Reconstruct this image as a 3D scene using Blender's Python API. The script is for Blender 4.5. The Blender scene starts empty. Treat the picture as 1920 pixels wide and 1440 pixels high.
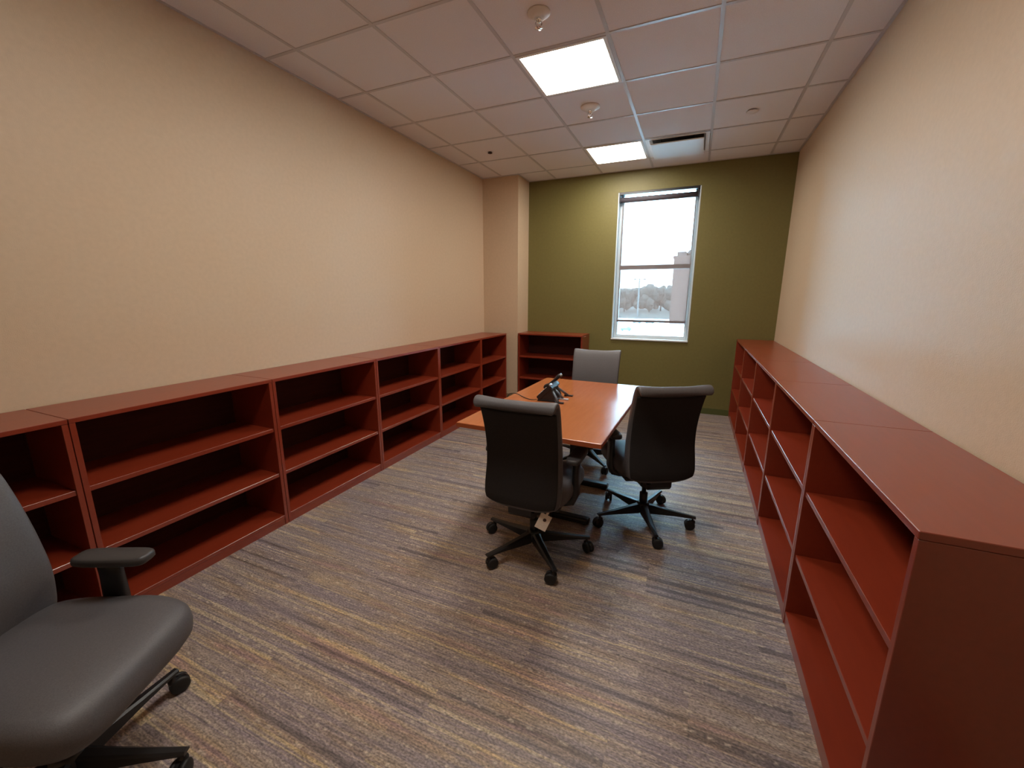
import bpy, bmesh, math, random
from mathutils import Vector, Matrix

random.seed(7)
SC = bpy.context.scene
COL = SC.collection
PI = math.pi

# ------------------------------------------------------------------ camera
CAM_POS = (2.7234, 0.0, 1.4677)
YAW, PITCH, ROLL, F_PX = 0.4118, 0.2111, 0.0022, 771.94
fw = Vector((-math.sin(YAW) * math.cos(PITCH), math.cos(YAW) * math.cos(PITCH), -math.sin(PITCH)))
rt = Vector((math.cos(YAW), math.sin(YAW), 0.0))
up = rt.cross(fw)
r2 = rt * math.cos(ROLL) + up * math.sin(ROLL)
u2 = up * math.cos(ROLL) - rt * math.sin(ROLL)
cd = bpy.data.cameras.new('camera')
cam = bpy.data.objects.new('camera', cd)
COL.objects.link(cam)
cam.matrix_world = Matrix(((r2.x, u2.x, -fw.x, CAM_POS[0]), (r2.y, u2.y, -fw.y, CAM_POS[1]),
                           (r2.z, u2.z, -fw.z, CAM_POS[2]), (0, 0, 0, 1)))
cd.sensor_fit = 'HORIZONTAL'
cd.sensor_width = 36.0
cd.lens = F_PX * 36.0 / 1920.0
cd.clip_start, cd.clip_end = 0.05, 2000
SC.camera = cam

# ------------------------------------------------------------------ world, exposure
w = bpy.data.worlds.new('overcast_sky')
SC.world = w
w.use_nodes = True
bg = w.node_tree.nodes['Background']
bg.inputs[0].default_value = (0.42, 0.75, 1.0, 1)
bg.inputs[1].default_value = 36.0
PANEL = 33.0          # radiance of the ceiling light diffusers
PANEL_COL = (1.0, 0.925, 0.84)
SC.view_settings.view_transform = 'Standard'
SC.view_settings.look = 'None'
SC.view_settings.gamma = 1.0
SC.view_settings.exposure = 0.0
SC.view_settings.use_curve_mapping = False
SC.cycles.use_denoising = True
SC.cycles.max_bounces = 8
SC.cycles.diffuse_bounces = 5
SC.cycles.glossy_bounces = 3
SC.cycles.transparent_max_bounces = 12
SC.cycles.use_adaptive_sampling = True
SC.cycles.adaptive_threshold = 0.04

# ------------------------------------------------------------------ room numbers (metres)
W, D, H, YB = 3.6016, 5.6261, 2.9746, -1.25
T = 0.6096
XA, G0 = 1.5064, 0.4023
HB, DL, DR = 0.9655, 0.3899, 0.3838
WX0, WX1, WZ0, WZ1 = 1.7192, 2.6764, 0.8967, 2.7342
CX1, CY0 = 0.5146, 5.2439


# ------------------------------------------------------------------ material helpers
def mat(name, col, rough=0.5, metal=0.0, spec=0.5, coat=0.0, coat_rough=0.1):
    m = bpy.data.materials.new(name)
    m.use_nodes = True
    b = m.node_tree.nodes['Principled BSDF']
    b.inputs['Base Color'].default_value = (*col, 1)
    b.inputs['Roughness'].default_value = rough
    b.inputs['Metallic'].default_value = metal
    b.inputs['Specular IOR Level'].default_value = spec
    if coat:
        b.inputs['Coat Weight'].default_value = coat
        b.inputs['Coat Roughness'].default_value = coat_rough
    return m


def N(m, kind, **kw):
    n = m.node_tree.nodes.new(kind)
    for k, v in kw.items():
        setattr(n, k, v)
    return n


def L(m, a, b):
    m.node_tree.links.new(a, b)


def noisy(m, c1, c2, scale, stretch=(1, 1, 1), detail=4, bump=0.0, bump_scale=None, bump_dist=0.001, coords='Object'):
    """colour variation between c1 and c2, plus an optional fine bump"""
    b = m.node_tree.nodes['Principled BSDF']
    tc = N(m, 'ShaderNodeTexCoord')
    src = tc.outputs['Object']
    if coords == 'World':
        src = N(m, 'ShaderNodeNewGeometry').outputs['Position']
    mp = N(m, 'ShaderNodeMapping')
    mp.inputs['Scale'].default_value = stretch
    L(m, src, mp.inputs['Vector'])
    nz = N(m, 'ShaderNodeTexNoise')
    nz.inputs['Scale'].default_value = scale
    nz.inputs['Detail'].default_value = detail
    L(m, mp.outputs[0], nz.inputs['Vector'])
    rp = N(m, 'ShaderNodeValToRGB')
    rp.color_ramp.elements[0].position = 0.3
    rp.color_ramp.elements[1].position = 0.7
    rp.color_ramp.elements[0].color = (*c1, 1)
    rp.color_ramp.elements[1].color = (*c2, 1)
    L(m, nz.outputs['Fac'], rp.inputs[0])
    L(m, rp.outputs[0], b.inputs['Base Color'])
    if bump:
        n2 = N(m, 'ShaderNodeTexNoise')
        n2.inputs['Scale'].default_value = bump_scale or scale
        n2.inputs['Detail'].default_value = 3
        L(m, src, n2.inputs['Vector'])
        bp = N(m, 'ShaderNodeBump')
        bp.inputs['Strength'].default_value = bump
        bp.inputs['Distance'].default_value = bump_dist
        L(m, n2.outputs['Fac'], bp.inputs['Height'])
        L(m, bp.outputs[0], b.inputs['Normal'])
    return m


M = {}
M['wall'] = noisy(mat('beige_wall_paint', (.5, .36, .2), .45, spec=.38), (.59, .443, .300), (.625, .470, .318), 40, bump=.35, bump_scale=260, bump_dist=.002)
M['green'] = noisy(mat('olive_green_wall_paint', (.1, .1, .03), .5, spec=.4), (.158, .136, .040), (.175, .150, .045), 40, bump=.35, bump_scale=260, bump_dist=.002)
M['greenbase'] = mat('olive_green_vinyl_base', (.085, .095, .025), .4)
M['tanbase'] = mat('tan_vinyl_base', (.30, .2, .11), .4)
M['tile'] = noisy(mat('mineral_fibre_tile', (.7, .66, .64), .95, spec=.1), (.72, .69, .69), (.80, .77, .77), 220, bump=.5, bump_scale=300, bump_dist=.002)
M['tee'] = mat('white_enamelled_steel', (.52, .50, .50), .3)
M['plenum'] = mat('plenum_dark', (.1, .1, .1), .9)
M['white'] = mat('white_painted_metal', (.75, .74, .72), .4)
M['whiteplastic'] = mat('white_plastic', (.7, .66, .62), .45)
M['chrome'] = mat('chrome', (.8, .8, .8), .12, 1.0)
M['darkvoid'] = mat('dark_duct_interior', (.012, .012, .012), .8)
M['cherry'] = noisy(mat('cherry_laminate', (.2, .05, .02), .28, spec=1.0), (.215, .0265, .0092), (.245, .0315, .0108), 9, (6, .6, 6), 5, coords='World')
M['cherryx'] = noisy(mat('cherry_laminate_cross', (.2, .05, .02), .28, spec=1.0), (.215, .0265, .0092), (.245, .0315, .0108), 9, (.6, 6, 6), 5, coords='World')
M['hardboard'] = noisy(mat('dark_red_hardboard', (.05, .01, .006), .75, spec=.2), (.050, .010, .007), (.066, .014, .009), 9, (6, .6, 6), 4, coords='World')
M['table'] = noisy(mat('honey_cherry_laminate', (.45, .14, .045), .19, spec=.7), (.38, .112, .037), (.43, .130, .044), 7, (5, .7, 5), 5)
M['tedge'] = mat('table_edge_band', (.36, .085, .025), .4)
M['fabric'] = noisy(mat('charcoal_vinyl', (.06, .06, .065), .5, spec=.45), (.080, .076, .080), (.105, .099, .103), 260, bump=.25, bump_scale=500, bump_dist=.001)
M['backfab'] = noisy(mat('black_mesh_fabric', (.02, .018, .018), .8, spec=.25), (.017, .015, .015), (.027, .024, .023), 400, bump=.3, bump_scale=700, bump_dist=.001)
M['blackplastic'] = mat('black_nylon', (.010, .010, .011), .38)
M['rubber'] = mat('black_rubber', (.008, .008, .008), .6)
M['armpad'] = mat('soft_grey_black_pad', (.045, .043, .044), .45)
M['blacksteel'] = mat('black_powder_coat', (.012, .012, .013), .35)
M['phone'] = mat('black_phone_plastic', (.012, .012, .014), .35)
M['phonegrey'] = mat('grey_phone_stand', (.10, .115, .13), .35)
M['silver'] = mat('silver_plastic', (.55, .57, .6), .3, .3)
M['paper'] = noisy(mat('paper_tag', (.7, .6, .5), .8), (.70, .60, .50), (.78, .68, .58), 60)
M['ink'] = mat('dark_brown_ink', (.05, .02, .015), .8)
M['frame'] = mat('window_frame_white', (.62, .70, .74), .4)
M['sill'] = mat('window_sill_white', (.72, .76, .78), .35)
M['hem'] = mat('shade_hem_grey', (.16, .13, .13), .5)
M['shadebox'] = mat('shade_black_aluminium', (.018, .018, .022), .4)
M['rollfab'] = mat('rolled_shade_fabric', (.085, .075, .09), .7)
M['brick'] = noisy(mat('pink_brick_facade', (.3, .2, .18), .9), (.074, .034, .0255), (.084, .038, .0285), .3)
M['roofgrey'] = mat('roof_grey', (.055, .033, .028), .8)
M['bark'] = mat('bark', (.04, .03, .025), .9)
M['twigs'] = noisy(mat('bare_winter_twigs', (.12, .09, .07), 1), (.066, .056, .050), (.082, .062, .050), .6)
M['brush'] = noisy(mat('dry_brush_field', (.2, .15, .09), 1), (.034, .0195, .0135), (.044, .026, .0145), .02)
M['snow'] = noisy(mat('snowy_ground', (.8, .8, .8), .9), (.70, .72, .74), (.82, .83, .84), .05)
M['carblue'] = mat('pale_blue_car_paint', (.022, .034, .032), .5)
M['cargrey'] = mat('grey_car_paint', (.026, .034, .034), .5)
M['carglass'] = mat('car_glass', (.03, .05, .06), .1)
M['polemetal'] = mat('galvanised_pole', (.12, .12, .12), .5)


def make_emit(name, col, s):
    m = bpy.data.materials.new(name)
    m.use_nodes = True
    nt = m.node_tree
    nt.nodes.remove(nt.nodes['Principled BSDF'])
    e = nt.nodes.new('ShaderNodeEmission')
    e.inputs[0].default_value = (*col, 1)
    e.inputs[1].default_value = s
    nt.links.new(e.outputs[0], nt.nodes['Material Output'].inputs[0])
    return m


M['diffuser'] = make_emit('lit_led_diffuser', PANEL_COL, PANEL)


def make_glass():
    m = bpy.data.materials.new('clear_window_glass')
    m.use_nodes = True
    nt = m.node_tree
    nt.nodes.remove(nt.nodes['Principled BSDF'])
    t = nt.nodes.new('ShaderNodeBsdfTransparent')
    t.inputs[0].default_value = (.92, .96, .96, 1)
    g = nt.nodes.new('ShaderNodeBsdfGlossy')
    g.inputs['Roughness'].default_value = .02
    fr = nt.nodes.new('ShaderNodeFresnel')
    mx = nt.nodes.new('ShaderNodeMixShader')
    nt.links.new(fr.outputs[0], mx.inputs[0])
    nt.links.new(t.outputs[0], mx.inputs[1])
    nt.links.new(g.outputs[0], mx.inputs[2])
    nt.links.new(mx.outputs[0], nt.nodes['Material Output'].inputs[0])
    return m


M['glass'] = make_glass()


def make_shade():
    """solar screen: open weave, part see-through, part translucent"""
    m = bpy.data.materials.new('solar_screen_fabric')
    m.use_nodes = True
    nt = m.node_tree
    nt.nodes.remove(nt.nodes['Principled BSDF'])
    t = nt.nodes.new('ShaderNodeBsdfTransparent')
    t.inputs[0].default_value = (1, 1, 1, 1)
    tl = nt.nodes.new('ShaderNodeBsdfTranslucent')
    tl.inputs[0].default_value = (.062, .032, .024, 1)
    df = nt.nodes.new('ShaderNodeBsdfDiffuse')
    df.inputs[0].default_value = (.20, .15, .13, 1)
    ad = nt.nodes.new('ShaderNodeAddShader')
    nt.links.new(tl.outputs[0], ad.inputs[0])
    nt.links.new(df.outputs[0], ad.inputs[1])
    mx = nt.nodes.new('ShaderNodeMixShader')
    mx.inputs[0].default_value = .55
    nt.links.new(t.outputs[0], mx.inputs[1])
    nt.links.new(ad.outputs[0], mx.inputs[2])
    nt.links.new(mx.outputs[0], nt.nodes['Material Output'].inputs[0])
    return m


M['shade'] = make_shade()


def make_carpet():
    m = mat('striped_carpet', (.15, .12, .1), .5, spec=.6)
    b = m.node_tree.nodes['Principled BSDF']
    b.inputs['Sheen Weight'].default_value = .25
    b.inputs['Sheen Roughness'].default_value = .4
    pos = N(m, 'ShaderNodeNewGeometry').outputs['Position']
    sx = N(m, 'ShaderNodeSeparateXYZ')
    L(m, pos, sx.inputs[0])

    def mth(op, a, bb=None):
        n = N(m, 'ShaderNodeMath', operation=op)
        for i, v in enumerate((a, bb)):
            if v is None:
                continue
            if isinstance(v, (int, float)):
                n.inputs[i].default_value = v
            else:
                L(m, v, n.inputs[i])
        return n.outputs[0]
    x, y = sx.outputs[0], sx.outputs[1]

    def streak(fx, fy, off, detail=2.0):
        c = N(m, 'ShaderNodeCombineXYZ')
        L(m, mth('MULTIPLY', x, fx), c.inputs[0])
        L(m, mth('MULTIPLY', y, fy), c.inputs[1])
        c.inputs[2].default_value = off
        n = N(m, 'ShaderNodeTexNoise')
        n.inputs['Scale'].default_value = 1
        n.inputs['Detail'].default_value = detail
        L(m, c.outputs[0], n.inputs['Vector'])
        return n.outputs['Fac']
    # half-metre carpet tiles: stripes run straight through a tile and step at its joints
    cyi = mth('FLOOR', mth('MULTIPLY', mth('ADD', y, .31), 4.0))
    wr = N(m, 'ShaderNodeTexWhiteNoise', noise_dimensions='1D')
    L(m, cyi, wr.inputs['W'])
    cxi = mth('FLOOR', mth('MULTIPLY', mth('ADD', x, wr.outputs['Value']), 1.6))
    wn = N(m, 'ShaderNodeTexWhiteNoise', noise_dimensions='2D')
    cv = N(m, 'ShaderNodeCombineXYZ')
    L(m, cxi, cv.inputs[0])
    L(m, cyi, cv.inputs[1])
    L(m, cv.outputs[0], wn.inputs['Vector'])
    cs = N(m, 'ShaderNodeCombineXYZ')
    L(m, mth('MULTIPLY', wn.outputs['Value'], 40.0), cs.inputs[0])
    L(m, mth('MULTIPLY', y, 25.0), cs.inputs[1])
    tn = N(m, 'ShaderNodeTexNoise')
    tn.inputs['Scale'].default_value = 1
    tn.inputs['Detail'].default_value = 1.5
    L(m, cs.outputs[0], tn.inputs['Vector'])
    broad = mth('ADD', mth('MULTIPLY', tn.outputs['Fac'], .52), mth('MULTIPLY', streak(.45, 24, .3, 2), .48))
    broad = mth('ADD', mth('MULTIPLY', mth('SUBTRACT', broad, .5), 1.35), .5)
    hue = streak(1.6, 13, 40.0)
    fine = streak(14, 150, 11.0, 3)
    dash = streak(26, 14, 77.0, 1)
    line = mth('PINGPONG', mth('ADD', y, .004), .036)
    speck = streak(95, 170, 5.0, 2)

    def ramp(f, stops):
        r = N(m, 'ShaderNodeValToRGB')
        r.color_ramp.elements[0].position, r.color_ramp.elements[0].color = stops[0][0], (*stops[0][1], 1)
        r.color_ramp.elements[1].position, r.color_ramp.elements[1].color = stops[-1][0], (*stops[-1][1], 1)
        for p, c in stops[1:-1]:
            e = r.color_ramp.elements.new(p)
            e.color = (*c, 1)
        L(m, f, r.inputs[0])
        return r.outputs[0]

    def mix(f, a, bb, mode='MIX'):
        n = N(m, 'ShaderNodeMix', data_type='RGBA', blend_type=mode)
        if isinstance(f, (int, float)):
            n.inputs[0].default_value = f
        else:
            L(m, f, n.inputs[0])
        for i, v in ((6, a), (7, bb)):
            if isinstance(v, tuple):
                n.inputs[i].default_value = (*v, 1)
            else:
                L(m, v, n.inputs[i])
        return n.outputs[2]
    base = ramp(broad, [(.36, (.140, .108, .104)), (.395, (.235, .186, .177)), (.465, (.245, .192, .180)), (.485, (.315, .248, .205)), (.53, (.325, .252, .20)), (.55, (.225, .176, .170)), (.605, (.25, .196, .183)), (.63, (.42, .33, .22))])
    hues = ramp(hue, [(.34, (.96, .98, 1.10)), (.5, (1, 1, 1)), (.60, (1.10, 1.02, .82)), (.68, (1.12, .94, .92))])
    c = mix(1.0, base, hues, 'MULTIPLY')
    c = mix(1.0, c, ramp(fine, [(.28, (.60, .58, .585)), (.5, (1, 1, 1)), (.72, (1.34, 1.3, 1.24))]), 'MULTIPLY')
    dl = mix(1.0, ramp(dash, [(.50, (0, 0, 0)), (.60, (.75, .75, .75))]), ramp(line, [(.0032, (1, 1, 1)), (.0046, (0, 0, 0))]), 'MULTIPLY')
    c = mix(dl, c, (.55, .45, .34))
    c = mix(1.0, c, ramp(speck, [(.3, (.5, .5, .5)), (.7, (1.5, 1.5, 1.5))]), 'MULTIPLY')
    L(m, c, b.inputs['Base Color'])
    bp = N(m, 'ShaderNodeBump')
    bp.inputs['Strength'].default_value = .4
    bp.inputs['Distance'].default_value = .003
    L(m, fine, bp.inputs['Height'])
    L(m, bp.outputs[0], b.inputs['Normal'])
    return m


M['carpet'] = make_carpet()


# ------------------------------------------------------------------ object helpers
def link_mesh(name, bm, material, parent=None, smooth=False, loc=None):
    me = bpy.data.meshes.new(name)
    bmesh.ops.recalc_face_normals(bm, faces=bm.faces)
    bm.to_mesh(me)
    bm.free()
    me.materials.append(M[material])
    if smooth:
        for p in me.polygons:
            p.use_smooth = True
    o = bpy.data.objects.new(name, me)
    COL.objects.link(o)
    if parent:
        o.parent = parent
    if loc:
        o.location = loc
    return o


def thing(name, label, cat, loc=(0, 0, 0), rz=0, group=None):
    o = bpy.data.objects.new(name, None)
    o.empty_display_size = .1
    COL.objects.link(o)
    o.location = loc
    o.rotation_euler = (0, 0, rz)
    return tag(o, label, cat, group)


def tag(o, label, cat, group=None):
    o['label'] = label
    o['category'] = cat
    if group:
        o['group'] = group
    return o


def add_box(bm, lo, hi, bev=0.0, seg=2):
    vs = [bm.verts.new((x, y, z)) for x in (lo[0], hi[0]) for y in (lo[1], hi[1]) for z in (lo[2], hi[2])]
    fs = [bm.faces.new([vs[i] for i in f]) for f in ((0, 1, 3, 2), (4, 6, 7, 5), (0, 4, 5, 1), (2, 3, 7, 6), (0, 2, 6, 4), (1, 5, 7, 3))]
    if bev:
        es = list({e for f in fs for e in f.edges})
        bmesh.ops.bevel(bm, geom=es, offset=bev, segments=seg, profile=.5, affect='EDGES')
    return bm


def box(name, lo, hi, material, parent=None, bev=0.0, seg=2):
    return link_mesh(name, add_box(bmesh.new(), lo, hi, bev, seg), material, parent)


def add_cyl(bm, p0, p1, r0, r1=None, n=20, cap=True):
    r1 = r0 if r1 is None else r1
    p0, p1 = Vector(p0), Vector(p1)
    d = (p1 - p0).normalized()
    a = d.orthogonal().normalized()
    b = d.cross(a)
    rings = []
    for p, r in ((p0, r0), (p1, r1)):
        rings.append([bm.verts.new(p + (a * math.cos(2 * PI * i / n) + b * math.sin(2 * PI * i / n)) * r) for i in range(n)])
    for i in range(n):
        bm.faces.new((rings[0][i], rings[0][(i + 1) % n], rings[1][(i + 1) % n], rings[1][i]))
    if cap:
        bm.faces.new(rings[0][::-1])
        bm.faces.new(rings[1])
    return bm


def add_lathe(bm, prof, centre=(0, 0, 0), n=32):
    """prof: (r, z) list; closed with caps where r > 0 at the ends"""
    c = Vector(centre)
    rings = []
    for r, z in prof:
        if r < 1e-6:
            rings.append([bm.verts.new(c + Vector((0, 0, z)))])
        else:
            rings.append([bm.verts.new(c + Vector((r * math.cos(2 * PI * i / n), r * math.sin(2 * PI * i / n), z))) for i in range(n)])
    for A, B in zip(rings, rings[1:]):
        for i in range(n):
            j = (i + 1) % n
            if len(A) == 1 and len(B) == 1:
                continue
            if len(A) == 1:
                bm.faces.new((A[0], B[i], B[j]))
            elif len(B) == 1:
                bm.faces.new((A[i], A[j], B[0]))
            else:
                bm.faces.new((A[i], A[j], B[j], B[i]))
    for R in (rings[0], rings[-1]):
        if len(R) > 1:
            bm.faces.new(R)
    return bm


def add_loft(bm, rings, cap=True):
    vr = [[bm.verts.new(p) for p in r] for r in rings]
    n = len(vr[0])
    for A, B in zip(vr, vr[1:]):
        for i in range(n):
            j = (i + 1) % n
            bm.faces.new((A[i], A[j], B[j], B[i]))
    if cap:
        bm.faces.new(vr[0][::-1])
        bm.faces.new(vr[-1])
    return bm


def tube(bm, pts, r, n=8):
    pts = [Vector(p) for p in pts]
    rings = []
    ref = Vector((0, 0, 1))
    for i, p in enumerate(pts):
        d = (pts[min(i + 1, len(pts) - 1)] - pts[max(i - 1, 0)]).normalized()
        a = d.cross(ref)
        if a.length < 1e-3:
            a = d.cross(Vector((1, 0, 0)))
        a.normalize()
        b = d.cross(a)
        rings.append([p + (a * math.cos(2 * PI * k / n) + b * math.sin(2 * PI * k / n)) * r for k in range(n)])
    return add_loft(bm, rings)


def catmull(P, per):
    out = []
    for i in range(len(P) - 1):
        p0, p1, p2, p3 = P[max(i - 1, 0)], P[i], P[i + 1], P[min(i + 2, len(P) - 1)]
        for k in range(per):
            t = k / per
            out.append(tuple(.5 * (2 * b + (c - a) * t + (2 * a - 5 * b + 4 * c - d) * t * t + (3 * b - a - 3 * c + d) * t ** 3)
                             for a, b, c, d in zip(p0, p1, p2, p3)))
    out.append(tuple(P[-1]))
    return out


def superellipse(n, ex):
    out = []
    for i in range(n):
        a = 2 * PI * (i + .5) / n
        c, s = math.cos(a), math.sin(a)
        out.append((math.copysign(abs(c) ** (2 / ex), c), math.copysign(abs(s) ** (2 / ex), s)))
    return out


def copy_tree(o, parent=None):
    c = o.copy()
    COL.objects.link(c)
    if parent:
        c.parent = parent
    for ch in list(o.children):
        copy_tree(ch, c)
    return c


def structure(o):
    o['kind'] = 'structure'
    return o


# ------------------------------------------------------------------ room shell
TH = .16
structure(box('floor', (-TH, YB - TH, -.1), (W + TH, D + .2, 0), 'carpet'))
structure(box('wall_left', (-TH, YB - TH, 0), (0, D + .2, H + .35), 'wall'))
structure(box('wall_right', (W, YB - TH, 0), (W + TH, D + .2, H + .35), 'wall'))
structure(box('wall_back', (0, YB - TH, 0), (W, YB, H + .35), 'wall'))
bm = bmesh.new()                                    # far wall around the window opening
add_box(bm, (0, D, 0), (WX0, D + .2, H + .35))
add_box(bm, (WX1, D, 0), (W, D + .2, H + .35))
add_box(bm, (WX0, D, 0), (WX1, D + .2, WZ0))
add_box(bm, (WX0, D, WZ1), (WX1, D + .2, H + .35))
structure(link_mesh('wall_far', bm, 'green'))
structure(box('wall_corner', (0, CY0, 0), (CX1, D, H + .3), 'wall'))
structure(box('baseboard_far', (CX1, D - .006, 0), (W, D, .075), 'greenbase'))
structure(box('baseboard_left', (0, YB, 0), (.006, CY0, .1), 'tanbase'))
structure(box('baseboard_right', (W - .006, YB, 0), (W, D - .006, .1), 'tanbase'))
structure(box('baseboard_corner', (0.006, CY0 - .006, 0), (CX1 + .006, CY0, .1), 'tanbase'))

# ceiling: slab over the plenum, a grid of tees, one lay-in tile per cell
ceil = structure(box('ceiling', (-TH, YB - TH, H + .30), (W + TH, D + .2, H + .4), 'plenum'))
cols = [XA + i * T for i in range(-2, 4)]
xs = [0.0] + cols + [W]
rows = [D - G0 - j * T for j in range(0, 11)]
ys = sorted([y for y in rows if y > YB + .05] + [D, YB])


def cell_kind(x0, y1):
    ia = round((x0 - XA) / T)
    j = round((D - G0 - y1) / T)
    if abs(x0 - (XA + ia * T)) > .01:
        return None
    if ia == 0 and j in (0, 3, 6):
        return 'light'
    if ia == 1 and j == 0:
        return 'vent'
    return None


tile_mesh = {}
for i in range(len(xs) - 1):
    for j in range(len(ys) - 1):
        x0, x1, y0, y1 = xs[i], xs[i + 1], ys[j], ys[j + 1]
        if x1 <= CX1 and y0 >= CY0 - .01:
            continue
        if cell_kind(x0, y1):
            continue
        g = .0035
        # tiles over the corner column are cut round it
        rects = [(x0, y0, x1, y1)]
        if x0 < CX1 and y1 > CY0 + .01:
            rects = [(max(x0, CX1), y0, x1, y1)]
            if y0 < CY0:
                rects.append((x0, y0, CX1, CY0)) if x0 < CX1 else None
        for (a, b_, c, d) in rects:
            if c - a < .02 or d - b_ < .02:
                continue
            key = (round(c - a, 3), round(d - b_, 3))
            if key not in tile_mesh:
                bm = add_box(bmesh.new(), (g, g, 0), (c - a - g, d - b_ - g, .014), .003, 1)
                o = link_mesh('ceiling_tile', bm, 'tile', ceil, loc=(a, b_, H + .004))
                tile_mesh[key] = o.data
            else:
                o = bpy.data.objects.new('ceiling_tile', tile_mesh[key])
                COL.objects.link(o)
                o.parent = ceil
                o.location = (a, b_, H + .004)
for x in cols:
    bm = bmesh.new()
    yend = CY0 if x < CX1 else D
    add_box(bm, (x - .011, YB, H), (x + .011, yend, H + .004))
    add_box(bm, (x - .002, YB, H + .004), (x + .002, yend, H + .04))
    link_mesh('main_tee', bm, 'tee', ceil)
for y in ys[1:-1]:
    for i in range(len(xs) - 1):
        a, b_ = xs[i] + (.011 if i else 0), xs[i + 1] - (.011 if i < len(xs) - 2 else 0)
        if y > CY0:
            a = max(a, CX1)
        if b_ - a < .02:
            continue
        bm = bmesh.new()
        add_box(bm, (a, y - .011, H + .0002), (b_, y + .011, H + .004))
        add_box(bm, (a, y - .002, H + .004), (b_, y + .002, H + .04))
        link_mesh('cross_tee', bm, 'tee', ceil)
for nm, lo, hi in (('wall_angle', (0, YB, H), (.02, CY0, H + .004)), ('wall_angle', (W - .02, YB, H), (W, D, H + .004)),
                   ('wall_angle', (CX1, D - .02, H), (W - .02, D, H + .004)), ('wall_angle', (.02, CY0 - .02, H), (CX1 + .02, CY0, H + .004)),
                   ('wall_angle', (CX1, CY0, H), (CX1 + .02, D - .02, H + .004))):
    box(nm, lo, hi, 'tee', ceil)

# ------------------------------------------------------------------ window
win = structure(bpy.data.objects.new('window_1', None))
COL.objects.link(win)
win.location = ((WX0 + WX1) / 2, D + .12, WZ0)
FY0, FY1 = D + .105, D + .165


def wpart(name, lo, hi, m, bev=.003):
    o = box(name, [a - b for a, b in zip(lo, win.location)], [a - b for a, b in zip(hi, win.location)], m, win, bev, 1)
    return o


wpart('jamb_return', (WX0 + .0005, D + .001, WZ0 + .02), (WX0 + .014, FY1, WZ1 - .001), 'frame')
wpart('jamb_return', (WX1 - .014, D + .001, WZ0 + .02), (WX1 - .0005, FY1, WZ1 - .001), 'frame')
wpart('head_return', (WX0 + .014, D + .09, WZ1 - .008), (WX1 - .014, FY1, WZ1 - .0005), 'frame', .001)
wpart('window_sill', (WX0 - .0, D - .018, WZ0 + .0005), (WX1, FY1, WZ0 + .02), 'sill', .004)
wpart('frame_stile', (WX0 + .014, FY0, WZ0 + .02), (WX0 + .060, FY1, WZ1 - .014), 'frame')
wpart('frame_stile', (WX1 - .060, FY0, WZ0 + .02), (WX1 - .014, FY1, WZ1 - .014), 'frame')
wpart('frame_rail', (WX0 + .060, FY0, WZ0 + .02), (WX1 - .060, FY1, WZ0 + .062), 'frame')
wpart('frame_rail', (WX0 + .060, FY0, WZ1 - .020), (WX1 - .060, FY1, WZ1 - .0085), 'frame')
wpart('meeting_rail', (WX0 + .060, FY0 - .008, 1.805), (WX1 - .060, FY1 - .01, 1.86), 'frame')
# inner sash bead: a step in the frame that shows as a thin line
for sx in (WX0 + .030, WX1 - .038):
    wpart('sash_bead', (sx, FY0 - .012, WZ0 + .025), (sx + .008, FY0, WZ1 - .02), 'frame', .002)
wpart('pane', (WX0 + .058, FY0 + .028, WZ0 + .058), (WX1 - .058, FY0 + .034, 1.81), 'glass', 0)
wpart('pane', (WX0 + .058, FY0 + .040, 1.855), (WX1 - .058, FY0 + .046, WZ1 - .018), 'glass', 0)

# roller shade hung in the top of the opening
SX0, SX1, SY = WX0 + .018, WX1 - .018, D + .045
sh = thing('roller_shade', 'sheer solar roller shade lowered almost to the sill of the window', 'window shade', ((SX0 + SX1) / 2, SY, WZ1 - .014))


def spart(name, lo, hi, m, bev=0.0):
    return box(name, [a - b for a, b in zip(lo, sh.location)], [a - b for a, b in zip(hi, sh.location)], m, sh, bev, 1)


spart('head_channel', (WX0 + .0145, D + .002, WZ1 - .028), (WX1 - .0145, SY + .035, WZ1 - .0006), 'shadebox', .001)
for sx in (SX0, SX1 - .02):
    spart('bracket', (sx, SY - .038, WZ1 - .118), (sx + .012, SY + .032, WZ1 - .0285), 'shadebox', .003)
bm = add_cyl(bmesh.new(), Vector((SX0 + .0125, SY, WZ1 - .085)) - sh.location, Vector((SX1 - .0125, SY, WZ1 - .085)) - sh.location, .031, n=24)
link_mesh('roller_tube', bm, 'rollfab', sh, True)
spart('shade_fabric', (SX0 + .03, SY + .0305, 1.155), (SX1 - .03, SY + .0313, WZ1 - .085), 'shade')
spart('hem_bar', (SX0 + .03, SY + .025, 1.130), (SX1 - .03, SY + .037, 1.158), 'hem', .004)


# ------------------------------------------------------------------ ceiling fixtures
def led_panel(j, label):
    x0, y1 = XA, D - G0 - j * T
    t = thing('led_panel_light', label, 'ceiling light', (x0 + T / 2, y1 - T / 2, H), 0, 'square ceiling light panels')
    h = T / 2 - .0125
    bm = bmesh.new()
    fwid = .022
    for lo, hi in (((-h, -h, -.004), (h, -h + fwid, .03)), ((-h, h - fwid, -.004), (h, h, .03)),
                   ((-h, -h + fwid, -.004), (-h + fwid, h - fwid, .03)), ((h - fwid, -h + fwid, -.004), (h, h - fwid, .03))):
        add_box(bm, lo, hi)
    link_mesh('frame', bm, 'white', t)
    box('diffuser', (-h + fwid, -h + fwid, -.001), (h - fwid, h - fwid, .006), 'diffuser', t)
    return t


led_panel(0, 'square lit ceiling panel near the green wall, beside the air vent')
led_panel(3, 'square lit ceiling panel in the middle of the room, above the table')
led_panel(6, 'square lit ceiling panel overhead, nearest the camera, above the top of the picture')

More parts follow.
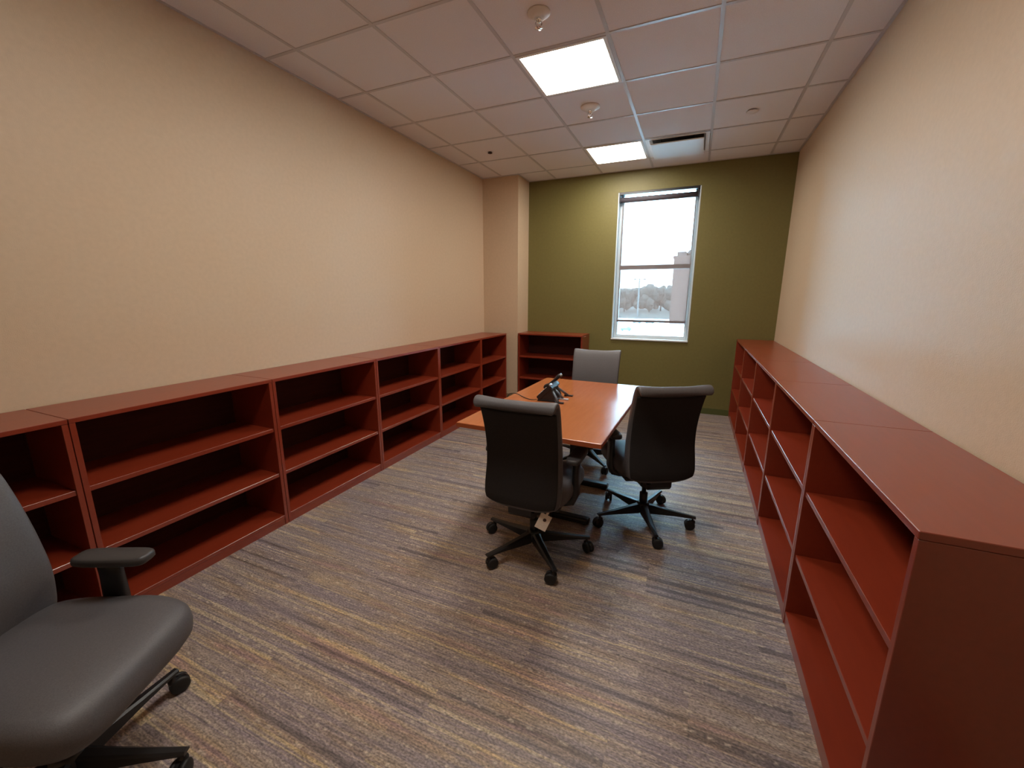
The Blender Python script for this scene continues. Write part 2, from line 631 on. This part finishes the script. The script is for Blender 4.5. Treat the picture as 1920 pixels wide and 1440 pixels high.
vx, vy = XA + T * 1.5, D - G0 - T / 2
v = thing('air_diffuser', 'white square plaque air vent in the ceiling beside the far light panel', 'air vent', (vx, vy, H))
h = T / 2 - .0125
bm = bmesh.new()
# flat outer frame and a sloping cone up into the duct
o_, i_ = h, h - .035
for a, b_, za, zb in ((o_, i_, -.003, -.003), (i_, .238, -.003, .030)):
    for k in range(4):
        ca = [(-1, -1), (1, -1), (1, 1), (-1, 1)]
        p, q = ca[k], ca[(k + 1) % 4]
        vs = [bm.verts.new((p[0] * a, p[1] * a, za)), bm.verts.new((q[0] * a, q[1] * a, za)),
              bm.verts.new((q[0] * b_, q[1] * b_, zb)), bm.verts.new((p[0] * b_, p[1] * b_, zb))]
        bm.faces.new(vs)
bmesh.ops.remove_doubles(bm, verts=bm.verts, dist=1e-5)
link_mesh('frame', bm, 'white', v)
box('duct_opening', (-.245, -.245, .0301), (.245, .245, .05), 'darkvoid', v)
box('plaque', (-.245, -.245, -.040), (.245, .245, -.029), 'white', v, .004)
for sx, sy in ((-.15, -.15), (.15, -.15), (-.15, .15), (.15, .15)):
    link_mesh('hanger', add_cyl(bmesh.new(), (sx, sy, -.030), (sx, sy, .0302), .004, n=8), 'darkvoid', v)


def sprinkler(loc, label, r):
    t = thing('pendent_sprinkler', label, 'sprinkler', loc, .5, 'pendent sprinklers with round white collars')
    link_mesh('escutcheon', add_lathe(bmesh.new(), [(r, 0.0035), (r, -.003), (r * .93, -.008), (r * .62, -.022), (r * .42, -.026), (.018, -.026)]), 'whiteplastic', t, True)
    bm = add_lathe(bmesh.new(), [(.014, -.02), (.014, -.036), (.009, -.038), (.009, -.046)], n=16)
    link_mesh('body', bm, 'chrome', t, True)
    bm = bmesh.new()
    for s in (-1, 1):
        tube(bm, [(s * .012, 0, -.036), (s * .017, 0, -.05), (s * .012, 0, -.064), (0, 0, -.070)], .0035, 8)
    link_mesh('frame_arms', bm, 'chrome', t, True)
    link_mesh('deflector', add_lathe(bmesh.new(), [(.004, -.066), (.021, -.070), (.021, -.073), (0, -.075)], n=24), 'chrome', t, True)
    return t


sprinkler((1.80, 3.70, H), 'white round ceiling sprinkler with chrome tip between the two light panels', .078)
sprinkler((1.806, 2.455, H), 'ceiling sprinkler in front of the nearest visible light panel, at the top edge', .062)


def cover_plate(loc, r, label, m):
    t = thing('sprinkler_cover', label, 'sprinkler', loc)
    link_mesh('cover_disc', add_lathe(bmesh.new(), [(r, -.004), (r, -.008), (r * .9, -.010), (0, -.010)]), m, t, True)
    link_mesh('retaining_ring', add_lathe(bmesh.new(), [(r * .8, .0038), (r * .8, -.004)], n=24), 'darkvoid', t)
    return t


cover_plate((3.02, 4.30, H), .045, 'flat white round sprinkler cover plate on the ceiling right of the air vent', 'whiteplastic')
cover_plate((.56, 4.35, H), .024, 'tiny grey round cover on the ceiling near the left wall corner', 'roofgrey')


# ------------------------------------------------------------------ bookcases
def bookcase(label, x, y, rz, width, depth, group, cross=False):
    """local: opening faces -y, origin at floor, left back... x 0..width, y 0 (front) .. depth (back)"""
    t = thing('bookcase', label, 'bookcase', (x, y, 0), rz, group)
    cm = 'cherryx' if cross else 'cherry'
    th, hh, g = .02, HB, .0016
    a, b_ = g, width - g
    box('side_panel', (a, 0, 0), (a + th, depth, hh - th - .0006), cm, t, .0012, 1)
    box('side_panel', (b_ - th, 0, 0), (b_, depth, hh - th - .0006), cm, t, .0012, 1)
    box('top_panel', (a, -.002, hh - th), (b_, depth, hh), cm, t, .0016, 1)
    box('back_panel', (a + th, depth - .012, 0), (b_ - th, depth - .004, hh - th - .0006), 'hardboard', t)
    for z in (.355, .655):
        box('shelf', (a + th + .0006, .006, z - .022), (b_ - th - .0006, depth - .0125, z), cm, t, .0012, 1)
    box('bottom_shelf', (a + th + .0006, .002, .045), (b_ - th - .0006, depth - .0125, .065), cm, t, .0012, 1)
    box('kick_plate', (a + th + .0006, .004, 0), (b_ - th - .0006, .022, .0445), cm, t)
    return t


WB = .9129
left_y = [-.1541 + WB * i for i in range(6)] + [5.1513]
left_lab = ['cherry bookcase at the left edge of the picture, behind the near grey chair',
            'widest-looking cherry bookcase on the left wall, beside the near chair armrest',
            'third cherry bookcase from the left edge along the left wall',
            'cherry bookcase on the left wall, third from the corner column',
            'cherry bookcase on the left wall, second from the corner column',
            'narrow cherry bookcase at the far end of the left wall row, next to the column']
for i in range(6):
    # opening faces +x: local -y -> +x  => rz = +90deg ; local x -> +y
    bookcase(left_lab[i], DL, left_y[i], PI / 2, left_y[i + 1] - left_y[i], DL - .008, 'low cherry bookcases along the left wall')
WR = .9045
R0 = 1.1019
right_lab = ['nearest cherry bookcase on the right wall, its dark end panel facing the camera',
             'second cherry bookcase from the camera along the right wall',
             'middle cherry bookcase of the five along the right wall',
             'second cherry bookcase from the green wall in the right-hand row',
             'farthest cherry bookcase of the right-hand row, against the green wall']
for i in range(5):
    # opening faces -x: local -y -> -x => rz = -90deg ; local x -> -y, so origin at far end
    bookcase(right_lab[i], W - DR, R0 + WR * (i + 1) - (.008 if i == 4 else 0), -PI / 2, WR - (.008 if i == 4 else 0), DR - .008, 'low cherry bookcases along the right wall')
bookcase('cherry bookcase standing against the green wall, behind the far chair', CX1 + .008, CY0 - .004, 0, .905, D - CY0 - .004, 'low cherry bookcases', True)


# ------------------------------------------------------------------ table
def meeting_table():
    cx, cy, rz = 1.946, 2.735, -.030
    t = thing('meeting_table', 'rectangular honey-cherry meeting table with three grey chairs round it', 'table', (cx, cy, 0), rz)
    hx, hy = .428, .752
    box('table_top', (-hx, -hy, .712), (hx, hy, .740), 'table', t, .0025, 2)
    bm = bmesh.new()
    e = .0012
    for lo, hi in (((-hx - e, -hy - e, .7145), (hx + e, -hy, .7375)), ((-hx - e, hy, .7145), (hx + e, hy + e, .7375)),
                   ((-hx - e, -hy, .7145), (-hx, hy, .7375)), ((hx, -hy, .7145), (hx + e, hy, .7375))):
        add_box(bm, lo, hi)
    link_mesh('edge_band', bm, 'tedge', t)
    for s in (-1, 1):
        y = s * .28
        lg = box('leg', (-.04, y - .025, .045), (.04, y + .025, .680), 'blacksteel', t, .006, 2)
        box('foot', (-.27, y - .03, .006), (.27, y + .03, .0449), 'blacksteel', lg, .012, 2)
        box('top_bracket', (-.30, y - .03, .6801), (.30, y + .03, .7118), 'blacksteel', lg, .003, 1)
        for q in (-.24, .24):
            link_mesh('glide', add_cyl(bmesh.new(), (q, y, 0), (q, y, .0062), .018, n=16), 'rubber', lg)
    box('modesty_beam', (-.015, -.2545, .60), (.015, .2545, .66), 'blacksteel', t, .003, 1)
    return t


meeting_table()

# ------------------------------------------------------------------ chairs
BACK = [(-.222, .376, .020, .375), (-.221, .390, .045, .405), (-.212, .43, .064, .420), (-.198, .50, .072, .424), (-.186, .60, .068, .418),
        (-.195, .70, .056, .415), (-.217, .80, .048, .417), (-.247, .89, .043, .422), (-.268, .935, .040, .425),
        (-.282, .954, .037, .426), (-.297, .957, .035, .425), (-.307, .945, .032, .419), (-.308, .934, .014, .395)]


def back_rings(pts, n, ex, dth=0.0, dw=0.0, off=0.0, th_fix=None):
    se = superellipse(n, ex)
    rings = []
    for i, (y, z, th, wd) in enumerate(pts):
        a, b = pts[max(i - 1, 0)], pts[min(i + 1, len(pts) - 1)]
        ty, tz = b[0] - a[0], b[1] - a[1]
        ln = math.hypot(ty, tz) or 1
        ny, nz = tz / ln, -ty / ln          # forward-pointing normal
        T2 = (th_fix if th_fix else th + dth) / 2
        ring = []
        for ex_, ey_ in se:
            x = ex_ * (wd + dw) / 2
            s = abs(ex_)
            o = off + ey_ * T2 + .016 * s ** 2.2
            lift = .022 * s ** 4 * max(0, (.50 - z) / .12) if z < .50 else 0
            ring.append((x, y + ny * o, z + nz * o + lift))
        rings.append(ring)
    return rings


def seat_mesh():
    bm = bmesh.new()
    se = superellipse(52, 5.2)
    prof = [(.80, .379), (.93, .386), (.985, .410), (1.0, .440), (.985, .467), (.94, .484), (.84, .493), (.6, .498), (.3, .497), (.05, .496)]
    rings = []
    for s, z in prof:
        r = []
        for a, b in se:
            x, y = a * s * .24, .045 + b * s * .25
            x *= 1 - .06 * max(0, -(y - .045) / .25)
            fy = max(0, (y - .10) / .19)
            zz = z - .028 * fy ** 2
            r.append((x, y, zz))
        rings.append(r)
    return add_loft(bm, rings)


def office_chair():
    t = thing('office_chair', '-', 'chair', group='grey office chairs on castors')
    cush = link_mesh('backrest', add_loft(bmesh.new(), back_rings(catmull(BACK, 5), 40, 5.0)), 'fabric', t, True)
    bp_pts = [(y, z, th, wd) for (y, z, th, wd) in catmull([p for p in BACK if .37 < p[1] and p[0] > -.275][1:9], 5) if z < .929]
    pts2 = list(bp_pts)
    rings = []
    for i, (y, z, th, wd) in enumerate(pts2):
        rings.append(back_rings([pts2[max(i - 1, 0)], pts2[i], pts2[min(i + 1, len(pts2) - 1)]], 28, 6.0, dw=-.022, off=-(th / 2) - .004, th_fix=.012)[1])
    link_mesh('back_panel', add_loft(bmesh.new(), rings), 'backfab', t, True)
    link_mesh('seat', seat_mesh(), 'fabric', t, True)
    # pan and tilt mechanism
    box('seat_pan', (-.19, -.15, .352), (.19, .23, .378), 'blackplastic', t, .010, 2)
    bm = bmesh.new()
    add_box(bm, (-.075, -.13, .295), (.075, .13, .352), .012, 2)
    link_mesh('tilt_mechanism', bm, 'blackplastic', t)
    bm = bmesh.new()
    add_loft(bm, [[(sx * .07, -.10, z) for sx, z in ((-1, .31), (1, .31), (1, .345), (-1, .345))],
                  [(sx * .07, -.20, z) for sx, z in ((-1, .318), (1, .318), (1, .352), (-1, .352))],
                  [(sx * .065, -.228, z) for sx, z in ((-1, .345), (1, .345), (1, .372), (-1, .372))],
                  [(sx * .055, -.230, z) for sx, z in ((-1, .40), (1, .40), (1, .42), (-1, .42))]])
    link_mesh('back_bracket', bm, 'blackplastic', t)
    lv = tube(bmesh.new(), [(.06, .05, .325), (.16, .06, .325), (.21, .062, .318)], .005)
    link_mesh('lever', lv, 'blackplastic', t)
    bm = add_lathe(bmesh.new(), [(.026, .10), (.026, .20), (.020, .204), (.014, .206), (.014, .2949)], n=20)
    link_mesh('gas_lift', bm, 'blackplastic', t, True)
    for s in (-1, 1):
        bm = bmesh.new()
        prof = [(.12, .345, .030, .018), (.18, .348, .032, .018), (.222, .362, .034, .020), (.236, .40, .036, .020), (.239, .48, .034, .018),
                (.239, .56, .032, .016), (.238, .606, .034, .016)]
        rings = []
        for i, (x, z, hy, hx) in enumerate(prof):
            a, b = prof[max(i - 1, 0)], prof[min(i + 1, len(prof) - 1)]
            tx, tz = b[0] - a[0], b[1] - a[1]
            ln = math.hypot(tx, tz)
            nx, nz = tz / ln, -tx / ln
            rings.append([(s * (x + nx * hx * p), .0 + hy * q, z + nz * hx * p) for p, q in
                          ((-1, -.7), (-.7, -1), (.7, -1), (1, -.7), (1, .7), (.7, 1), (-.7, 1), (-1, .7))])
        add_loft(bm, rings)
        arm = link_mesh('armrest', bm, 'blackplastic', t, True)
        bm = bmesh.new()
        se = superellipse(28, 4.5)
        rings = []
        for k, z in ((.86, .6062), (1, .612), (1, .624), (.95, .631), (.82, .634), (.3, .6345)):
            rings.append([(s * .236 + a * .040 * k, .02 + b * (.118 - .040 * (1 - k)), z) for a, b in se])
        add_loft(bm, rings)
        link_mesh('arm_pad', bm, 'armpad', arm, True)
    # five-star base
    hub = link_mesh('base_hub', add_lathe(bmesh.new(), [(.030, .062), (.044, .070), (.046, .115), (.036, .135), (.027, .1355)], n=24), 'blackplastic', t, True)
    for k in range(5):
        a = 2 * PI * k / 5
        bm = bmesh.new()
        prof = [(.038, .066, .125, .023), (.10, .070, .116, .0205), (.20, .077, .103, .017), (.285, .080, .095, .0145), (.325, .080, .092, .0135)]
        add_loft(bm, [[(r, -hw, z0), (r, -hw, z1 - .006), (r, -hw * .55, z1), (r, hw * .55, z1), (r, hw, z1 - .006), (r, hw, z0)] for r, z0, z1, hw in prof])
        lg = link_mesh('base_leg', bm, 'blackplastic', t)
        lg.rotation_euler = (0, 0, a)
        # castor: stem, hood and twin wheels, trailing a little sideways
        cst = link_mesh('castor', add_lathe(bmesh.new(), [(.006, .0802), (.006, .066), (.017, .060), (.017, .045), (.008, .040)], n=14), 'blackplastic', t, True)
        cst.location = (.308 * math.cos(a), .308 * math.sin(a), 0)
        cst.rotation_euler = (0, 0, a + 1.1 * k)
        hood = bmesh.new()
        R = .033
        ring0, ring1 = [], []
        rr = []
        for q in range(13):
            an = -.25 + q / 12 * (PI + .3)
            rr.append((math.cos(an) * R * .98 - .016, math.sin(an) * R * .98 + .031))
        outer = [(x, -.0055, z) for x, z in rr] + [(-.016, -.0055, .024)]
        inner = [(x, .0055, z) for x, z in rr] + [(-.016, .0055, .024)]
        add_loft(hood, [outer, inner])
        link_mesh('hood', hood, 'blackplastic', cst)
        for s in (-1, 1):
            wbm = bmesh.new()
            y0, y1 = s * .0065, s * .024
            pr = [(.026, 0), (.031, .12), (.031, .72), (.027, .93), (.018, 1.0), (0.0, 1.02)]
            rings = []
            for r_, f_ in pr[:-1]:
                yy = y0 + (y1 - y0) * f_
                rings.append([(-.016 + r_ * math.cos(2 * PI * i / 20), yy, .031 + r_ * math.sin(2 * PI * i / 20)) for i in range(20)])
            add_loft(wbm, rings)
            link_mesh('wheel', wbm, 'rubber', cst, True)
    return t


def place(t, x, y, rz, base_angle, label):
    t.location = (x, y, 0)
    t.rotation_euler = (0, 0, rz)
    t['label'] = label
    d = base_angle - rz
    k = 0
    legs = [c for c in t.children if c.name.startswith('base_leg')]
    cas = [c for c in t.children if c.name.startswith('castor')]
    for k, (l, c) in enumerate(zip(legs, cas)):
        a = d + 2 * PI * k / 5
        l.rotation_euler = (0, 0, a)
        c.location = (.308 * math.cos(a), .308 * math.sin(a), 0)
        c.rotation_euler = (0, 0, a + 1.1 * k + base_angle * 3)
    return t


R_ = math.radians
chA = office_chair()
chB, chC, chD = copy_tree(chA), copy_tree(chA), copy_tree(chA)
place(chA, 1.972, 2.050, R_(0), R_(238), 'grey office chair at the near end of the table, paper tag hanging under its back')
place(chB, 2.518, 2.650, R_(29), R_(2), 'grey office chair at the right side of the table, its black back to the camera')
place(chC, 1.952, 3.500, R_(184), R_(20), 'grey office chair at the far end of the table, facing the camera')
place(chD, 1.115, 0.360, R_(-65), R_(30), 'large grey office chair in the left foreground, cut off by the picture edge')

# paper tag under the back of the near chair
tg = box('paper_tag', (-.030, -.0006, -.085), (.030, .0006, 0), 'paper', chA)
tg.location = (.150, -.225, .375)
tg.rotation_euler = (R_(-8), R_(24), R_(12))
box('tag_string', (-.006, -.0008, 0), (.006, .0008, .05), 'paper', tg)
mk = link_mesh('printed_mark', add_lathe(bmesh.new(), [(.009, -.0004), (.009, .0004)], n=12), 'ink', tg)
mk.rotation_euler = (PI / 2, 0, 0)
mk.location = (.002, -.001, -.03)

# ------------------------------------------------------------------ desk phone
ph = thing('desk_phone', 'black desk telephone on its stand with a cord across the table', 'telephone', (1.80, 2.76, .7402), 0)
# local: user side -x, slab leans back towards +x
bm = bmesh.new()


def slab(bm, x0, z0, x1, z1, ya, yb, th, bev=.004):
    d = Vector((x1 - x0, 0, z1 - z0))
    n = Vector((d.z, 0, -d.x)).normalized() * th       # towards +x / down: the back side
    pts = [Vector((x0, 0, z0)), Vector((x1, 0, z1)), Vector((x1, 0, z1)) + n, Vector((x0, 0, z0)) + n]
    A = [p + Vector((0, ya, 0)) for p in pts]
    B = [p + Vector((0, yb, 0)) for p in pts]
    vA = [bm.verts.new(p) for p in A]
    vB = [bm.verts.new(p) for p in B]
    fs = [bm.faces.new(vA), bm.faces.new(vB[::-1])]
    for i in range(4):
        j = (i + 1) % 4
        fs.append(bm.faces.new((vA[i], vB[i], vB[j], vA[j])))
    bmesh.ops.recalc_face_normals(bm, faces=fs)
    bmesh.ops.bevel(bm, geom=list({e for f in fs for e in f.edges}), offset=bev, segments=2, affect='EDGES')


slab(bm, -.055, .026, .040, .122, -.095, .095, .034)
body = link_mesh('phone_body', bm, 'phone', ph)
bm = bmesh.new()
slab(bm, .010, .098, .036, .124, -.045, .085, .003, .001)
link_mesh('screen', bm, 'carglass', body)
bm = bmesh.new()
for r in range(4):
    for c in range(3):
        f0 = .12 + r * .16
        slab(bm, -.055 + .095 * f0 - .003, .026 + .096 * f0 + .003, -.055 + .095 * (f0 + .1) - .003, .026 + .096 * (f0 + .1) + .003,
             -.075 + c * .035, -.075 + c * .035 + .026, .004, .001)
link_mesh('keypad', bm, 'silver', body)
# silver trim along the top edge
bm = bmesh.new()
slab(bm, .036, .1225, .043, .1295, -.094, -.05, .016, .002)
link_mesh('top_trim', bm, 'silver', body)
# handset lying up the slope on the far side, standing proud at the top
bm = bmesh.new()
hp = [(-.055, .055, .012), (-.045, .068, .016), (-.02, .080, .012), (.03, .128, .011), (.052, .152, .015), (.066, .158, .014)]
rings = []
for i, (x, z, r) in enumerate(hp):
    a, b = hp[max(i - 1, 0)], hp[min(i + 1, len(hp) - 1)]
    tx, tz = b[0] - a[0], b[1] - a[1]
    ln = math.hypot(tx, tz)
    rings.append([(x + tz / ln * r * p, .102 + .026 * q, z - tx / ln * r * p) for p, q in
                  ((-1, -.6), (-.6, -1), (.6, -1), (1, -.6), (1, .6), (.6, 1), (-.6, 1), (-1, .6))])
add_loft(bm, rings)
hs = link_mesh('handset', bm, 'phone', ph, True)
bm = bmesh.new()
slab(bm, .052, .162, .068, .168, .080, .124, .012, .003)
link_mesh('earpiece_cap', bm, 'silver', hs)
# stand: two splayed legs with flat feet behind
for y0, y1 in ((-.06, -.105), (.0, .01), (.06, .13)):
    bm = bmesh.new()
    tube(bm, [(.05, y0, .075), (.085, (y0 + y1) / 2, .040), (.112, y1, .007)], .009, 8)
    lg = link_mesh('stand_leg', bm, 'phonegrey', ph, True)
    bm = bmesh.new()
    add_box(bm, (.088, y1 - .011, .0002), (.152, y1 + .011, .010), .003, 2)
    link_mesh('foot_pad', bm, 'silver' if y0 == 0 else 'phone', lg)
box('stand_plate', (-.046, -.092, .0002), (.086, .078, .012), 'phone', ph, .004, 2)
bm = bmesh.new()
add_loft(bm, [[(-.042, y, .0125), (-.042, y, .030), (.030, y, .100), (.052, y, .090), (.078, y, .030), (.082, y, .0125)] for y in (-.09, -.084, .07, .076)])
link_mesh('stand_wedge', bm, 'phone', ph)
cp = catmull([(-.05, -.09, .010), (-.085, -.095, .005), (-.14, -.07, .004), (-.20, -.02, .005), (-.245, .0, .012), (-.275, -.02, .016), (-.296, -.03, .004), (-.306, -.035, -.05), (-.305, -.035, -.30), (-.30, -.03, -.60), (-.33, .0, -.732)], 5)
link_mesh('cord', tube(bmesh.new(), cp, .0028, 8), 'rubber', ph, True)

# ------------------------------------------------------------------ outside the window
GZ = -13.0
structure(box('ground_snow', (-300, 30, GZ - 1), (250, 285, GZ), 'snow'))
structure(box('ground_brush', (-400, 285, GZ - 1), (300, 900, GZ + .01), 'brush'))
bd = thing('office_building', 'distant pinkish brick building at the right of the window view', 'building', (8, 230, GZ))
box('wall', (-17.0, 0, 0), (30, 25, 33.0), 'brick', bd)
box('parapet', (-17.4, -.4, 33.0), (30.4, 25.4, 34.2), 'brick', bd)
bm = bmesh.new()
add_lathe(bm, [(6.5, 34.2), (6.3, 36), (5, 37.6), (2.5, 38.3), (0, 38.5)], (-5.5, 10, 0), 24)
link_mesh('roof_dome', bm, 'roofgrey', bd, True)
box('roof_unit', (-15.8, 3, 34.2), (-11.5, 9, 36.4), 'roofgrey', bd)


def far_tree(x, y, h, r, label):
    t = thing('bare_tree', label, 'tree', (x, y, GZ), random.uniform(0, 6), 'bare trees on the far side of the lot')
    bm = bmesh.new()
    add_cyl(bm, (0, 0, 0), (0, 0, h * .5), r * .08, r * .05, 8)
    for k in range(5):
        a = random.uniform(0, 6.3)
        add_cyl(bm, (0, 0, h * .35 + k * h * .05), (r * .6 * math.cos(a), r * .6 * math.sin(a), h * .75), r * .04, r * .015, 6)
    link_mesh('trunk', bm, 'bark', t)
    bm = bmesh.new()
    for q in range(16):
        a = random.uniform(0, 6.3)
        rr, zz = r * random.uniform(.2, .75), h * random.uniform(.22, .86)
        sz = r * random.uniform(.32, .5) * (1.1 - .5 * abs(zz / h - .62))
        mtx = Matrix.Translation((rr * math.cos(a), rr * math.sin(a), zz)) @ Matrix.Diagonal((1, 1, 1.25, 1))
        res = bmesh.ops.create_icosphere(bm, subdivisions=2, radius=sz, matrix=mtx)
        for vv in res['verts']:
            vv.co += Vector((random.uniform(-1, 1), random.uniform(-1, 1), random.uniform(-1, 1))) * sz * .16
    link_mesh('crown', bm, 'twigs', t)


tree_x = [-81, -73.5, -66, -58.5, -51, -43.5, -36, -28.5, -21, -13.5]
tree_words = ['first', 'second', 'third', 'fourth', 'fifth', 'sixth', 'seventh', 'eighth', 'ninth', 'tenth']
for k, x in enumerate(tree_x):
    hh = 21 + k * .55 + random.uniform(-1.5, 1.5)
    lab = 'bare tree beyond the snowy lot, %s from the left through the window' % tree_words[k]
    if k == 9:
        lab = 'bare tree beyond the snowy lot, beside the brick building in the window'
    far_tree(x, 405 + (k % 3) * 34, hh, 9.0, lab)
lp = thing('light_pole', 'tall twin-arm parking lot light pole seen through the window', 'light pole', (-33.5, 300, GZ))
link_mesh('pole', add_cyl(bmesh.new(), (0, 0, 0), (0, 0, 26), .55, .4, 10), 'polemetal', lp)
box('cross_arm', (-4, -.25, 25.6), (4, .25, 26.1), 'polemetal', lp)
for s in (-4, 2.6):
    box('lamp_head', (s, -.6, 25.2), (s + 1.6, .6, 25.6), 'polemetal', lp)


def far_car(x, y, rz, m, label, tall=False):
    t = thing('parked_car', label, 'car', (x, y, GZ), rz, 'vehicles in the snowy lot')
    bm = bmesh.new()
    hgt = 1.0 if not tall else 1.3
    add_box(bm, (-2.3, -.9, .35), (2.3, .9, hgt), .15, 2)
    link_mesh('body', bm, m, t)
    bm = bmesh.new()
    x0, x1 = (-1.6, 1.1) if not tall else (.2, 1.6)
    add_loft(bm, [[(x0, -.8, hgt), (x1 + .3, -.8, hgt), (x1 + .3, .8, hgt), (x0, .8, hgt)],
                  [(x0 + .4, -.68, hgt + .65), (x1 - .3, -.68, hgt + .65), (x1 - .3, .68, hgt + .65), (x0 + .4, .68, hgt + .65)]])
    link_mesh('cabin', bm, 'carglass', t)
    for sx in (-1.4, 1.4):
        for sy in (-.9, .9):
            link_mesh('wheel', add_cyl(bmesh.new(), (sx, sy - .1, .34), (sx, sy + .1, .34), .34, n=14), 'rubber', t)


far_car(-18.8, 233, .15, 'carblue', 'pale blue car parked outside, right of the two near the shade hem')
far_car(-25.5, 234, -.1, 'cargrey', 'small grey-blue car parked outside, left of the two near the shade hem')
far_car(-23.4, 180, .3, 'cargrey', 'pale pickup truck parked nearest, lower left in the window', True)
